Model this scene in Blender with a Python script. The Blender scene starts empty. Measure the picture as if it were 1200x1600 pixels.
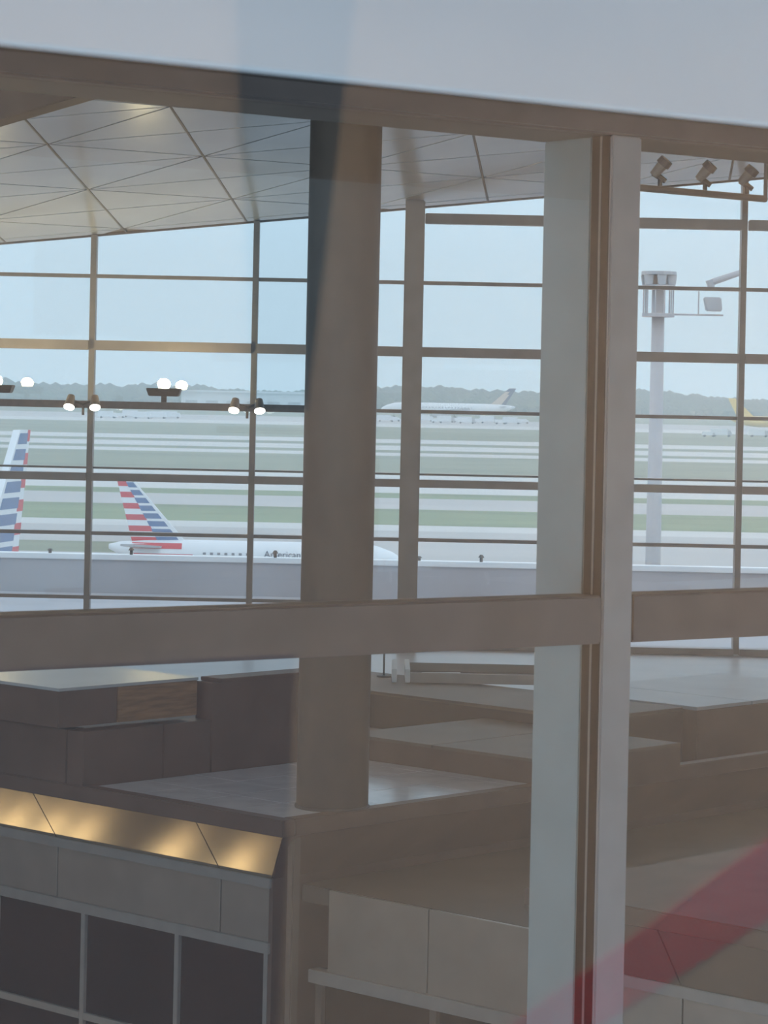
import bpy, bmesh, math, random
from mathutils import Vector, Matrix
random.seed(7)
S = bpy.context.scene
C = S.collection

# ------------------------------------------------------------------ camera
E = 18.8                      # eye height above the airfield
F = 4200.0                    # focal length in pixels of the 1200x1600 frame
PHI = math.atan(0.021)        # slight roll of the hand-held shot
HY = 630.0                    # picture row of the horizon at the centre column
cd = bpy.data.cameras.new('camera')
cam = bpy.data.objects.new('camera', cd)
C.objects.link(cam)
cd.sensor_fit = 'VERTICAL'
cd.sensor_height = 24.0
cd.lens = 24.0 * F / 1600.0
cd.shift_y = -(800.0 - HY) / 1600.0
cd.clip_start = 0.05
cd.clip_end = 9000
cd.dof.use_dof = True
cd.dof.focus_distance = 34.0
cd.dof.aperture_fstop = 9.0
cp, sp = math.cos(PHI), math.sin(PHI)
cam.matrix_world = Matrix(((cp, -sp, 0, 0), (0, 0, -1, 0), (sp, cp, 0, E), (0, 0, 0, 1)))
S.camera = cam

# ------------------------------------------------------------------ sky, exposure
S.view_settings.view_transform = 'Standard'
S.view_settings.look = 'None'
S.view_settings.gamma = 1
S.view_settings.use_curve_mapping = False
S.view_settings.exposure = 0.0
w = bpy.data.worlds.new('overcast_sky')
S.world = w
w.use_nodes = True
nt = w.node_tree
nt.nodes.clear()
o_ = nt.nodes.new('ShaderNodeOutputWorld')
b_ = nt.nodes.new('ShaderNodeBackground')
tc = nt.nodes.new('ShaderNodeTexCoord')
sx = nt.nodes.new('ShaderNodeSeparateXYZ')
rp = nt.nodes.new('ShaderNodeValToRGB')
nt.links.new(tc.outputs['Generated'], sx.inputs[0])
nt.links.new(sx.outputs['Z'], rp.inputs[0])
nt.links.new(rp.outputs[0], b_.inputs[0])
nt.links.new(b_.outputs[0], o_.inputs[0])
rp.color_ramp.elements[0].position = 0.0
rp.color_ramp.elements[0].color = (0.66, 0.95, 1.20, 1)
rp.color_ramp.elements[1].position = 1.0
rp.color_ramp.elements[1].color = (0.98, 1.13, 1.33, 1)
e = rp.color_ramp.elements.new(0.09)
e.color = (0.68, 0.97, 1.22, 1)
b_.inputs['Strength'].default_value = 1.0
S.cycles.volume_bounces = 2


# ------------------------------------------------------------------ picture geometry
def P(x, y, Y):
    """point at depth Y (metres) on the sight line of picture point x, y"""
    u, v = (x - 600.0) / F, (HY - y) / F
    return Vector(((cp * u - sp * v) * Y, Y, E + (sp * u + cp * v) * Y))


def ZR(z):
    return E + z


# ------------------------------------------------------------------ materials
MATS = {}


def mat(name, col, rough=0.6, metal=0.0, noise=0.0, scale=6.0, bump=0.0, spec=0.5, stretch=None, col2=None, emit=None, estr=0):
    m = bpy.data.materials.new(name)
    m.use_nodes = True
    t = m.node_tree
    bs = t.nodes['Principled BSDF']
    bs.inputs['Base Color'].default_value = (*col, 1)
    bs.inputs['Roughness'].default_value = rough
    bs.inputs['Metallic'].default_value = metal
    bs.inputs['Specular IOR Level'].default_value = spec
    if noise or bump or col2:
        co = t.nodes.new('ShaderNodeTexCoord')
        mp = t.nodes.new('ShaderNodeMapping')
        if stretch:
            mp.inputs['Scale'].default_value = stretch
        n = t.nodes.new('ShaderNodeTexNoise')
        n.inputs['Scale'].default_value = scale
        n.inputs['Detail'].default_value = 4
        t.links.new(co.outputs['Object'], mp.inputs[0])
        t.links.new(mp.outputs[0], n.inputs['Vector'])
        r = t.nodes.new('ShaderNodeValToRGB')
        c2 = col2 or tuple(max(0, c * (1 - noise)) for c in col)
        c1 = col if col2 else tuple(min(1, c * (1 + noise)) for c in col)
        r.color_ramp.elements[0].position = 0.35
        r.color_ramp.elements[1].position = 0.65
        r.color_ramp.elements[0].color = (*c2, 1)
        r.color_ramp.elements[1].color = (*c1, 1)
        t.links.new(n.outputs['Fac'], r.inputs[0])
        t.links.new(r.outputs[0], bs.inputs['Base Color'])
        if bump:
            bp = t.nodes.new('ShaderNodeBump')
            bp.inputs['Strength'].default_value = bump
            bp.inputs['Distance'].default_value = 0.01
            t.links.new(n.outputs['Fac'], bp.inputs['Height'])
            t.links.new(bp.outputs[0], bs.inputs['Normal'])
    if emit:
        bs.inputs['Emission Color'].default_value = (*emit, 1)
        bs.inputs['Emission Strength'].default_value = estr
    MATS[name] = m
    return m


def glass(name, refl, tint=(1, 1, 1), rough=0.0):
    m = bpy.data.materials.new(name)
    m.use_nodes = True
    t = m.node_tree
    t.nodes.clear()
    out = t.nodes.new('ShaderNodeOutputMaterial')
    mx = t.nodes.new('ShaderNodeMixShader')
    tr = t.nodes.new('ShaderNodeBsdfTransparent')
    gl = t.nodes.new('ShaderNodeBsdfGlossy')
    tr.inputs[0].default_value = (*tint, 1)
    gl.inputs['Roughness'].default_value = rough
    mx.inputs[0].default_value = refl
    t.links.new(tr.outputs[0], mx.inputs[1])
    t.links.new(gl.outputs[0], mx.inputs[2])
    t.links.new(mx.outputs[0], out.inputs[0])
    MATS[name] = m
    return m


mat('white_panel', (0.88, 0.88, 0.90), 0.5, noise=0.03, scale=2)
mat('frame_brown', (0.10, 0.076, 0.07), 0.5, noise=0.10, scale=5, bump=0.05)
mat('frame_light', (0.29, 0.245, 0.232), 0.45, noise=0.05, scale=6)
mat('frame_green', (0.25, 0.255, 0.245), 0.5, noise=0.05, scale=4)
mat('gasket', (0.03, 0.018, 0.015), 0.6, noise=0.1, scale=20)
mat('seal_strip', (0.22, 0.18, 0.165), 0.4, noise=0.05, scale=20)
mat('curtain_alu', (0.20, 0.185, 0.18), 0.4, metal=0.2, noise=0.08, scale=3)
mat('curtain_alu_light', (0.24, 0.215, 0.21), 0.4, metal=0.2, noise=0.08, scale=3)
mat('ceiling_metal', (0.57, 0.60, 0.62), 0.2, metal=0.25, noise=0.04, scale=1.5)
mat('ceiling_joint', (0.16, 0.16, 0.165), 0.7, noise=0.1, scale=3)
mat('dark_soffit', (0.13, 0.105, 0.095), 0.6, noise=0.1, scale=3)
mat('column_paint', (0.085, 0.07, 0.062), 0.6, noise=0.08, scale=3)
mat('brown_wall', (0.125, 0.075, 0.055), 0.55, noise=0.12, scale=2)
mat('pale_wall', (0.55, 0.51, 0.47), 0.6, noise=0.05, scale=1)
mat('brown_cap', (0.145, 0.105, 0.082), 0.55, noise=0.08, scale=2)
mat('dark_brown', (0.05, 0.036, 0.03), 0.55, noise=0.1, scale=2)
mat('wood_lit_orange', (0.30, 0.155, 0.075), 0.35, noise=0.25, scale=3, stretch=(1, 1, 8))
mat('tile', (0.74, 0.74, 0.79), 0.16, noise=0.06, scale=4)
mat('grout', (0.20, 0.18, 0.17), 0.8, noise=0.1, scale=10)
mat('pale_floor', (0.50, 0.48, 0.475), 0.35, noise=0.05, scale=1.5)
mat('steel_warm', (0.66, 0.58, 0.46), 0.2, metal=0.9, noise=0.05, scale=3, stretch=(1, 1, 0.2))
mat('steel_grey', (0.54, 0.48, 0.43), 0.3, metal=0.75, noise=0.05, scale=3)
mat('trim_grey', (0.36, 0.325, 0.30), 0.4, metal=0.3, noise=0.05, scale=6)
mat('dark_glass', (0.012, 0.008, 0.008), 0.2, spec=0.12, noise=0.2, scale=2)
mat('black_metal', (0.05, 0.045, 0.045), 0.5, noise=0.1, scale=12)
mat('brown_metal', (0.17, 0.14, 0.125), 0.45, metal=0.3, noise=0.1, scale=12)
mat('roof_grey', (0.42, 0.43, 0.46), 0.8, noise=0.08, scale=0.4)
mat('roof_white', (0.86, 0.86, 0.86), 0.6, noise=0.03, scale=1)
mat('grass', (0.20, 0.255, 0.13), 0.9, noise=0.16, scale=0.05, stretch=(0.3, 1, 1))
mat('grass_olive', (0.23, 0.25, 0.165), 0.9, noise=0.14, scale=0.04, stretch=(0.3, 1, 1))
mat('concrete', (0.50, 0.475, 0.455), 0.85, noise=0.05, scale=0.05, stretch=(0.3, 1, 1))
mat('concrete_pale', (0.62, 0.60, 0.57), 0.85, noise=0.04, scale=0.05, stretch=(0.3, 1, 1))
mat('leaf', (0.07, 0.10, 0.05), 0.9, noise=0.3, scale=0.05)
mat('plane_white', (0.85, 0.86, 0.87), 0.3, noise=0.02, scale=0.5)
mat('plane_red', (0.66, 0.045, 0.07), 0.35, noise=0.04, scale=1)
mat('plane_blue', (0.085, 0.18, 0.36), 0.35, noise=0.06, scale=1)
mat('plane_navy', (0.03, 0.045, 0.12), 0.35, noise=0.05, scale=1)
mat('plane_tan', (0.62, 0.50, 0.38), 0.4, noise=0.05, scale=1)
mat('plane_yellow', (0.88, 0.60, 0.08), 0.35, noise=0.04, scale=1)
mat('plane_grey', (0.45, 0.46, 0.48), 0.35, noise=0.04, scale=1)
mat('plane_letter', (0.14, 0.16, 0.20), 0.4, noise=0.03)
mat('plane_dark', (0.25, 0.27, 0.30), 0.3, noise=0.1, scale=1)
mat('mast_steel', (0.46, 0.46, 0.48), 0.5, metal=0.3, noise=0.05, scale=1)
mat('tyre', (0.02, 0.02, 0.02), 0.8, noise=0.1, scale=5)
mat('bld_white', (0.80, 0.82, 0.85), 0.7, noise=0.03, scale=0.05)
mat('lamp_warm', (1, 0.9, 0.7), 0.4, noise=0.01, emit=(1.0, 0.80, 0.42), estr=330)
mat('lamp_white', (1, 0.95, 0.9), 0.4, noise=0.01, emit=(1.0, 0.93, 0.80), estr=14)
mat('streak_lamp', (1, 0.9, 0.7), 0.4, noise=0.01, emit=(1.0, 0.80, 0.46), estr=1.5)
ordn0 = ['first', 'second', 'third', 'fourth', 'fifth', 'sixth', 'seventh']
mat('lamp_cabin', (1, 0.95, 0.9), 0.4, noise=0.01, emit=(1.0, 0.93, 0.86), estr=6)
mat('cabin_beige', (0.64, 0.48, 0.345), 0.7, noise=0.05, scale=2)
mat('cabin_dim', (0.30, 0.25, 0.24), 0.7, noise=0.05, scale=2)
mat('cabin_red', (0.72, 0.025, 0.015), 0.6, noise=0.04, scale=3)
mat('cabin_haze_cut', (0.25, 0.14, 0.115), 0.7, noise=0.1, scale=3)
mat('cabin_dark', (0.015, 0.02, 0.03), 0.5, noise=0.1, scale=3)
mat('cabin_floor', (0.12, 0.11, 0.11), 0.8, noise=0.1, scale=8)
mat('cabin_white', (0.7, 0.69, 0.67), 0.6, noise=0.03, scale=3)
glass('train_glass', 0.055)
glass('near_glass', 0.02, (0.98, 0.99, 0.985))
glass('far_glass', 0.03, (0.97, 0.985, 0.99))


# ------------------------------------------------------------------ mesh helpers
class MB:
    def __init__(s):
        s.v, s.f = [], []

    def poly_prism(s, pts, vec):
        """closed loop of points swept by vec"""
        n = len(pts)
        b = len(s.v)
        pts = [Vector(p) for p in pts]
        vec = Vector(vec)
        s.v += [tuple(p) for p in pts] + [tuple(p + vec) for p in pts]
        s.f.append(tuple(b + i for i in range(n))[::-1])
        s.f.append(tuple(b + n + i for i in range(n)))
        for i in range(n):
            j = (i + 1) % n
            s.f.append((b + i, b + j, b + n + j, b + n + i))
        return s

    def hexa(s, lo, hi):
        """two matching quads"""
        b = len(s.v)
        s.v += [tuple(p) for p in lo] + [tuple(p) for p in hi]
        s.f += [(b + 3, b + 2, b + 1, b), (b + 4, b + 5, b + 6, b + 7)]
        for i in range(4):
            j = (i + 1) % 4
            s.f.append((b + i, b + j, b + 4 + j, b + 4 + i))
        return s

    def box(s, x0, x1, y0, y1, z0, z1):
        return s.hexa([(x0, y0, z0), (x1, y0, z0), (x1, y1, z0), (x0, y1, z0)],
                      [(x0, y0, z1), (x1, y0, z1), (x1, y1, z1), (x0, y1, z1)])

    def tube(s, a, b, r0, r1=None, n=12):
        a, b = Vector(a), Vector(b)
        r1 = r0 if r1 is None else r1
        d = (b - a).normalized()
        u = d.orthogonal().normalized()
        v = d.cross(u)
        k = len(s.v)
        for c, r in ((a, r0), (b, r1)):
            for i in range(n):
                t = 2 * math.pi * i / n
                s.v.append(tuple(c + u * math.cos(t) * r + v * math.sin(t) * r))
        s.f.append(tuple(k + i for i in range(n))[::-1])
        s.f.append(tuple(k + n + i for i in range(n)))
        for i in range(n):
            j = (i + 1) % n
            s.f.append((k + i, k + j, k + n + j, k + n + i))
        return s

    def lathe(s, prof, axis='Z', n=20, origin=(0, 0, 0)):
        """prof: (position along axis, radius, sideways lift)"""
        k = len(s.v)
        o = Vector(origin)
        for pr in prof:
            h, r = pr[0], pr[1]
            lift = pr[2] if len(pr) > 2 else 0
            for i in range(n):
                t = 2 * math.pi * i / n
                if axis == 'Z':
                    p = Vector((r * math.cos(t), r * math.sin(t), h))
                else:
                    p = Vector((h, r * math.cos(t), r * math.sin(t) + lift))
                s.v.append(tuple(o + p))
        m = len(prof)
        for a in range(m - 1):
            for i in range(n):
                j = (i + 1) % n
                s.f.append((k + a * n + i, k + a * n + j, k + (a + 1) * n + j, k + (a + 1) * n + i))
        s.f.append(tuple(k + i for i in range(n))[::-1])
        s.f.append(tuple(k + (m - 1) * n + i for i in range(n)))
        return s

    def build(s, name, m, parent=None, bevel=0.0, smooth=False):
        me = bpy.data.meshes.new(name)
        me.from_pydata(s.v, [], s.f)
        bm = bmesh.new()
        bm.from_mesh(me)
        bmesh.ops.recalc_face_normals(bm, faces=bm.faces)
        if bevel:
            bmesh.ops.bevel(bm, geom=list(bm.edges), offset=bevel, segments=2, affect='EDGES', clamp_overlap=True)
        bm.to_mesh(me)
        bm.free()
        if smooth:
            for p in me.polygons:
                p.use_smooth = len(p.vertices) == 4
        me.materials.append(MATS[m] if isinstance(m, str) else m)
        o = bpy.data.objects.new(name, me)
        C.objects.link(o)
        if parent is not None:
            o.parent = parent
            o.matrix_parent_inverse = parent.matrix_basis.inverted()
        return o


def tag(o, label, cat, group=None, kind=None):
    o['label'] = label
    o['category'] = cat
    if group:
        o['group'] = group
    if kind:
        o['kind'] = kind
    return o


def thing(name, loc, label, cat, group=None, kind=None, rz=0.0):
    o = bpy.data.objects.new(name, None)
    o.empty_display_size = 0.2
    C.objects.link(o)
    o.location = loc
    o.rotation_euler = (0, 0, rz)
    bpy.context.view_layer.update()
    return tag(o, label, cat, group, kind)


def local(o, parent):
    """mesh already in its parent's own coordinates"""
    o.parent = parent
    o.matrix_parent_inverse = Matrix()
    return o


def copy_tree(o, parent=None):
    c = o.copy()
    C.objects.link(c)
    if parent is not None:
        c.parent = parent
        c.matrix_parent_inverse = o.matrix_parent_inverse.copy()
    for ch in list(o.children):
        copy_tree(ch, c)
    return c


def light(name, kind, loc, energy, col, parent, aim=None, **kw):
    d = bpy.data.lights.new(name, kind)
    d.energy = energy
    d.color = col
    for k, v in kw.items():
        setattr(d, k, v)
    o = bpy.data.objects.new(name, d)
    C.objects.link(o)
    o.location = loc
    if aim is not None:
        o.rotation_euler = Vector(aim).to_track_quat('-Z', 'Y').to_euler()
    if parent is not None:
        bpy.context.view_layer.update()
        o.parent = parent
        o.matrix_parent_inverse = parent.matrix_basis.inverted()
    return o


# ==================================================================== SETTING
# ---- near window wall: runs away to the right at 36 degrees
WA = math.radians(36)
a2 = Vector((math.cos(WA), math.sin(WA), 0))       # along the wall
n2 = Vector((math.sin(WA), -math.cos(WA), 0))      # towards the viewer
O_ = P(972, 630, 10.8)
O_.z = 0


def WP(s, d, z):
    """point on the window wall: s along, d towards the viewer, z above the eye"""
    p = O_ + a2 * s + n2 * d
    return Vector((p.x, p.y, ZR(z)))


def wbox(mb, s0, s1, d0, d1, z0, z1):
    return mb.hexa([WP(s0, d0, z0), WP(s1, d0, z0), WP(s1, d1, z0), WP(s0, d1, z0)],
                   [WP(s0, d0, z1), WP(s1, d0, z1), WP(s1, d1, z1), WP(s0, d1, z1)])


win1 = thing('window_1', WP(0, 0, -5), 'brown framed window wall close by with a pale mullion and one deep transom', 'window', kind='structure')
HB, TT, TB = 1.093, -0.752, -0.945      # header underside, transom top and bottom, from the eye
CAN = 6.6                               # reach of the added shading canopy towards the train
CW = 0.078                              # half width of the mullion face
wbox(MB(), -7, 6, -0.45, 0.0, HB, HB + 0.09).build('header_lip', 'frame_brown', win1, 0.01)
wbox(MB(), -7, 6, -0.45, 0.03, HB + 0.09, HB + 0.75).build('header_beam', 'frame_brown', win1, 0.012)
mu = wbox(MB(), -CW, CW, -0.02, 0.0, -5, HB).build('mullion_cap', 'frame_light', win1, 0.006)
wbox(MB(), -CW + 0.004, CW - 0.004, -0.068, -0.02, -5, HB).build('gasket', 'gasket', mu)
wbox(MB(), -CW + 0.002, CW - 0.002, -0.080, -0.068, -5, HB).build('seal_strip', 'seal_strip', mu)
wbox(MB(), -CW + 0.004, CW - 0.004, -0.130, -0.080, -5, HB).build('gasket', 'gasket', mu)
wbox(MB(), -CW, CW, -0.432, -0.130, -5, HB).build('mullion_fin', 'frame_green', win1, 0.006)
wbox(MB(), -7, -CW - 0.001, -0.16, -0.002, TB, TT).build('transom', 'frame_brown', win1, 0.008)
wbox(MB(), CW + 0.004, 6, -0.16, -0.004, TB, TT).build('transom', 'frame_brown', win1, 0.008)
for s0, s1 in ((-7, -CW), (CW, 6)):
    for z0, z1 in ((TT, HB), (-5, TB)):
        wbox(MB(), s0, s1, -0.078, -0.070, z0, z1).build('pane', 'near_glass', win1)

# white panel above the window wall, nearer to the viewer
q = P(600, 127, 2.6)


def NP(s, d, dz):
    p = q + a2 * s + n2 * d
    return Vector((p.x, p.y, q.z + dz))


hd = MB().hexa([NP(-2.2, -0.03, 0), NP(2.2, -0.03, 0), NP(2.2, 0, 0), NP(-2.2, 0, 0)],
               [NP(-2.2, -0.03, 0.9), NP(2.2, -0.03, 0.9), NP(2.2, 0, 0.9), NP(-2.2, 0, 0.9)]).build('wall_front', 'white_panel')
tag(hd, 'blurred white panel across the top of the view above the brown window header', 'panel', kind='structure')

cn = thing('canopy', WP(0, 5, HB + 1), 'unseen canopy added to shade the hall, between the train and the window wall', 'canopy', kind='structure')  # added out of view to keep sky light off the hall
MB().hexa([WP(-12, 0.03, 1.9), WP(12, 0.03, 1.9), WP(12, CAN, 1.5), WP(-12, CAN, 1.5)],
          [WP(-12, 0.03, 2.1), WP(12, 0.03, 2.1), WP(12, CAN, 1.7), WP(-12, CAN, 1.7)]).build('shade_sheet', 'frame_brown', cn)
wbox(MB(), -14, 14, -0.45, 0.02, HB + 0.75, 9).build('upper_wall', 'frame_brown', win1)

# ---- hall ceiling: sloping metal panels, rising to the right and towards the viewer
KY = 42.0


def cz(X, Y):
    return 3.02 + 0.107 * X - 0.147 * (Y - KY)


def CPt(u, v, up=0.0):
    Y = KY - v
    X = u + 0.089 * (Y - KY)
    return Vector((X, Y, ZR(cz(X, Y) + up)))


ceil = thing('ceiling', (0, 30, ZR(5)), 'sloping pale metal ceiling of triangular panels over the hall', 'ceiling', kind='structure')


def cslab(X0, X1, Y0, Y1, up0, up1):
    m = MB()
    lo = [(X0, Y0), (X1, Y0), (X1, Y1), (X0, Y1)]
    m.hexa([Vector((x, y, ZR(cz(x, y) + up0))) for x, y in lo], [Vector((x, y, ZR(cz(x, y) + up1))) for x, y in lo])
    return m


cslab(-22, 22, 13.2, 42.12, 0.03, 0.30).build('ceiling_backing', 'ceiling_joint', ceil)
cslab(-22, 22, 13.3, 26.5, 0.0, 0.03).build('ceiling_sheet', 'ceiling_metal', ceil)
cslab(-22, 22, 42.02, 42.09, -0.008, 0.03).build('ceiling_edge', 'dark_soffit', ceil)


def cpanel(pts, gap):
    c = sum(pts, Vector()) / len(pts)
    # shrink each edge by gap
    n = len(pts)
    q2 = []
    for i in range(n):
        a, b, d = pts[i - 1], pts[i], pts[(i + 1) % n]
        e1, e2 = (a - b).normalized(), (d - b).normalized()
        sn = e1.cross(e2).length
        q2.append(b + (e1 + e2) * (gap / max(sn, 0.25)))
    MB().poly_prism(q2, (0, 0, 0.035)).build('ceiling_panel', 'ceiling_metal', ceil)


def clip_v(pts, vmin, vmax):
    """clip (u,v) polygon to a band of v"""
    for lim, sg in ((vmin, 1), (vmax, -1)):
        out = []
        for i in range(len(pts)):
            a, b = pts[i], pts[(i + 1) % len(pts)]
            da, db = sg * (a[1] - lim), sg * (b[1] - lim)
            if da >= 0:
                out.append(a)
            if da * db < 0:
                t = da / (da - db)
                out.append((a[0] + (b[0] - a[0]) * t, a[1] + (b[1] - a[1]) * t))
        pts = out
        if len(pts) < 3:
            return []
    return pts


SU, SV = 1.88, 2.78
for k in range(-4, 5):
    u0 = -2.2 + SU * k
    u1 = u0 + SU
    offa = 1.67 if k % 2 == 0 else 0.28       # node offset on the left seam
    offb = 0.28 if k % 2 == 0 else 1.67
    for j in range(-1, 6):
        va, vb = offa + SV * j, offb + SV * j
        # triangles: node A to midpoint of B side, both halves; node B likewise
        for (nu, nv, mu_, ) in ((u0, va, u1), (u1, vb, u0)):
            for sg in (-1, 1):
                tri = [(nu, nv), (mu_, nv), (mu_, nv + sg * SV / 2)]
                tri = clip_v(tri, 0.02, 15.0)
                if len(tri) >= 3:
                    # drop slivers
                    ar = abs(sum(tri[i][0] * tri[(i + 1) % len(tri)][1] - tri[(i + 1) % len(tri)][0] * tri[i][1] for i in range(len(tri)))) / 2
                    if ar > 0.05:
                        cpanel([CPt(u, v) for u, v in tri], 0.018)
for k in range(-4, 6):                            # the strong seams are recessed dark strips
    u = -2.2 + SU * k
    m = MB()
    m.hexa([CPt(u - 0.013, 0.02, -0.004), CPt(u + 0.013, 0.02, -0.004), CPt(u + 0.013, 15, -0.004), CPt(u - 0.013, 15, -0.004)],
           [CPt(u - 0.013, 0.02, 0.03), CPt(u + 0.013, 0.02, 0.03), CPt(u + 0.013, 15, 0.03), CPt(u - 0.013, 15, 0.03)])
    m.build('seam_strip', 'ceiling_joint', ceil)
# dark bulkhead hanging at the top left
bh0, bh1 = P(-60, 204, 25.0), P(150, 143, 25.0)
MB().poly_prism([bh0, bh1, bh1 + Vector((0, 0, 1.2)), bh0 + Vector((0, 0, 1.4))], (0, 0.5, 0)).build('bulkhead', 'dark_soffit', ceil, 0.01)

# ---- far curtain wall
win2 = thing('window_2', (0, KY, ZR(-3.8)), 'tall gridded glass curtain wall on the far side of the hall', 'window', kind='structure')
mx = [-9.65, -7.11, -4.57, -2.04, 0.42, 3.04, 5.56, 8.1]


def ytop(X):
    return cz(X, KY) - 0.004


for i, X in enumerate(mx):
    if i == 4:
        MB().box(X - 0.15, X + 0.15, KY - 0.75, KY - 0.45, ZR(-3.8), ZR(cz(X, KY - 0.6) - 0.02)).build('post', 'curtain_alu_light', win2, 0.02)
        MB().box(X - 0.03, X + 0.03, KY - 0.10, KY + 0.08, ZR(-3.8), ZR(ytop(X))).build('mullion', 'curtain_alu', win2)
    else:
        MB().box(X - 0.045, X + 0.045, KY - 0.14, KY + 0.08, ZR(-3.8), ZR(ytop(X))).build('mullion', 'curtain_alu', win2)
rows = [(1.89, 0.055, 0.10), (0.81, 0.15, 0.22), (-0.12, 0.055, 0.10), (-1.24, 0.12, 0.22), (-1.10, 0.03, 0.06), (-2.12, 0.055, 0.10), (-3.12, 0.055, 0.10), (-3.76, 0.10, 0.22)]
for z, h, dpt in rows:
    for i in range(len(mx) - 1):
        MB().box(mx[i] + 0.046, mx[i + 1] - 0.046, KY - dpt, KY + 0.06, ZR(z - h / 2), ZR(z + h / 2)).build('transom', 'curtain_alu' if h < 0.1 else 'curtain_alu_light', win2)
for i in range(4, 7):                                # thick upper beam right of the post
    MB().box(mx[i] + (0.16 if i == 4 else 0.05), mx[i + 1] - 0.05, KY - 0.35, KY - 0.15, ZR(2.80), ZR(2.96)).build('beam', 'curtain_alu_light', win2, 0.01)
zr = [-3.76, -3.12, -2.12, -1.24, -0.12, 0.81, 1.89]
for i in range(len(mx) - 1):
    for j in range(len(zr)):
        x0, x1 = mx[i] + 0.02, mx[i + 1] - 0.02
        if j + 1 < len(zr):
            za, zb = zr[j + 1], zr[j + 1]
        else:
            za, zb = ytop(x0), ytop(x1)
        if za < zr[j] + 0.1:
            continue
        MB().hexa([(x0, KY, ZR(zr[j])), (x1, KY, ZR(zr[j])), (x1, KY + 0.02, ZR(zr[j])), (x0, KY + 0.02, ZR(zr[j]))],
                  [(x0, KY, ZR(za)), (x1, KY, ZR(zb)), (x1, KY + 0.02, ZR(zb)), (x0, KY + 0.02, ZR(za))]).build('pane', 'far_glass', win2)

# ---- side walls of the hall
for sx_, nm in ((-22.0, 'wall_left'), (22.0, 'wall_right')):
    tag(MB().box(sx_ - 0.2, sx_ + 0.2, 10.0, 42.3, ZR(-9.3), ZR(10)).build(nm, 'pale_wall'), 'plain beige %s end wall of the hall, out of view' % ('left' if sx_ < 0 else 'right'), 'wall', kind='structure')

# ---- floors of the hall
tag(MB().box(-22, 22, 34.0, 42.3, ZR(-4.1), ZR(-3.82)).build('floor', 'pale_floor'), 'pale upper gallery floor along the foot of the curtain wall', 'floor', kind='structure')
tag(MB().box(-22, 22, 9.0, 42.3, ZR(-9.3), ZR(-9.0)).build('floor', 'brown_wall'), 'dim brown lower hall floor deep below the balcony', 'floor', kind='structure')

# ---- K frame: balcony and shop units stand at about 45 degrees
KA = math.radians(43)
d1 = Vector((math.cos(KA), -math.sin(KA), 0))
d2 = Vector((math.sin(KA), math.cos(KA), 0))
C0 = P(442, 1300, 24.0)
C0.z = 0


def K(s, t, z):
    p = C0 + d1 * s + d2 * t
    return Vector((p.x, p.y, ZR(z)))


def kbox(mb, s0, s1, t0, t1, z0, z1):
    return mb.hexa([K(s0, t0, z0), K(s1, t0, z0), K(s1, t1, z0), K(s0, t1, z0)],
                   [K(s0, t0, z1), K(s1, t0, z1), K(s1, t1, z1), K(s0, t1, z1)])


ZD = -3.76
deck = thing('balcony_floor', K(0, 0, ZD - 0.1), 'brown rimmed balcony deck with glossy pale tiles under the round column', 'balcony', kind='structure')
kbox(MB(), -7, -0.01, 0.01, 5.95, ZD - 0.12, ZD - 0.03).build('deck_slab', 'grout', deck)
kbox(MB(), -7, 0.0, 0.0, 0.16, ZD - 0.14, ZD + 0.01).build('rim', 'brown_wall', deck, 0.01)
kbox(MB(), -0.16, 0.0, 0.16, 9.0, ZD - 0.14, ZD + 0.01).build('rim', 'brown_wall', deck, 0.01)
TS = 0.65
for i in range(4):
    for j in range(6):
        s1_, t0_ = -0.17 - i * TS, 0.17 + j * TS
        s0_ = max(s1_ - TS, -2.74)
        t1_ = min(t0_ + TS, 3.64)
        if t1_ - t0_ > 0.1 and s1_ - s0_ > 0.1:
            kbox(MB(), s0_ + 0.005, s1_ - 0.005, t0_ + 0.005, t1_ - 0.005, ZD - 0.03, ZD + random.uniform(-0.001, 0.001)).build('tile', 'tile', deck)

# parapet and raised levels behind the deck
wl = thing('wall_left', K(-2.9, 2, ZD), 'brown parapet wall behind the tiled balcony deck, left of the column', 'wall', kind='structure')
for t0_, t1_, zt_ in ((0.02, 1.05, -3.23), (1.06, 1.70, -3.23), (1.71, 3.65, -2.86)):
    kbox(MB(), -3.0, -2.75, t0_, t1_, ZD - 0.02, zt_).build('wall_panel', 'brown_wall', wl, 0.006)
kbox(MB(), -7.0, -3.01, 0.02, 0.25, ZD - 0.02, -3.23).build('wall_panel', 'brown_wall', wl, 0.006)
kbox(MB(), -3.03, -2.72, 1.80, 3.65, -2.86, -2.82).build('coping', 'brown_wall', wl, 0.006)
st = thing('raised_step', K(-1.5, 4.7, ZD), 'low brown step behind the balcony tiles, right of the column', 'step', kind='structure')
kbox(MB(), -2.74, 0.0, 3.66, 5.9, ZD - 0.05, -3.54).build('step_body', 'brown_wall', st, 0.006)
for s0_, s1_ in ((-2.74, -1.5), (-1.49, 0.0)):
    kbox(MB(), s0_, s1_, 3.64, 5.9, -3.54, -3.51).build('tread', 'brown_cap', st, 0.004)
pl = thing('platform', K(-3, 7, ZD), 'dark fronted raised platform carrying the white open tray', 'platform', kind='structure')
kbox(MB(), -6.5, -1.2, 5.92, 7.55, -9.0, -3.40).build('platform_body', 'dark_brown', pl)
kbox(MB(), -6.5, -1.2, 5.90, 7.55, -3.40, -3.36).build('platform_top', 'brown_cap', pl, 0.004)

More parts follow.
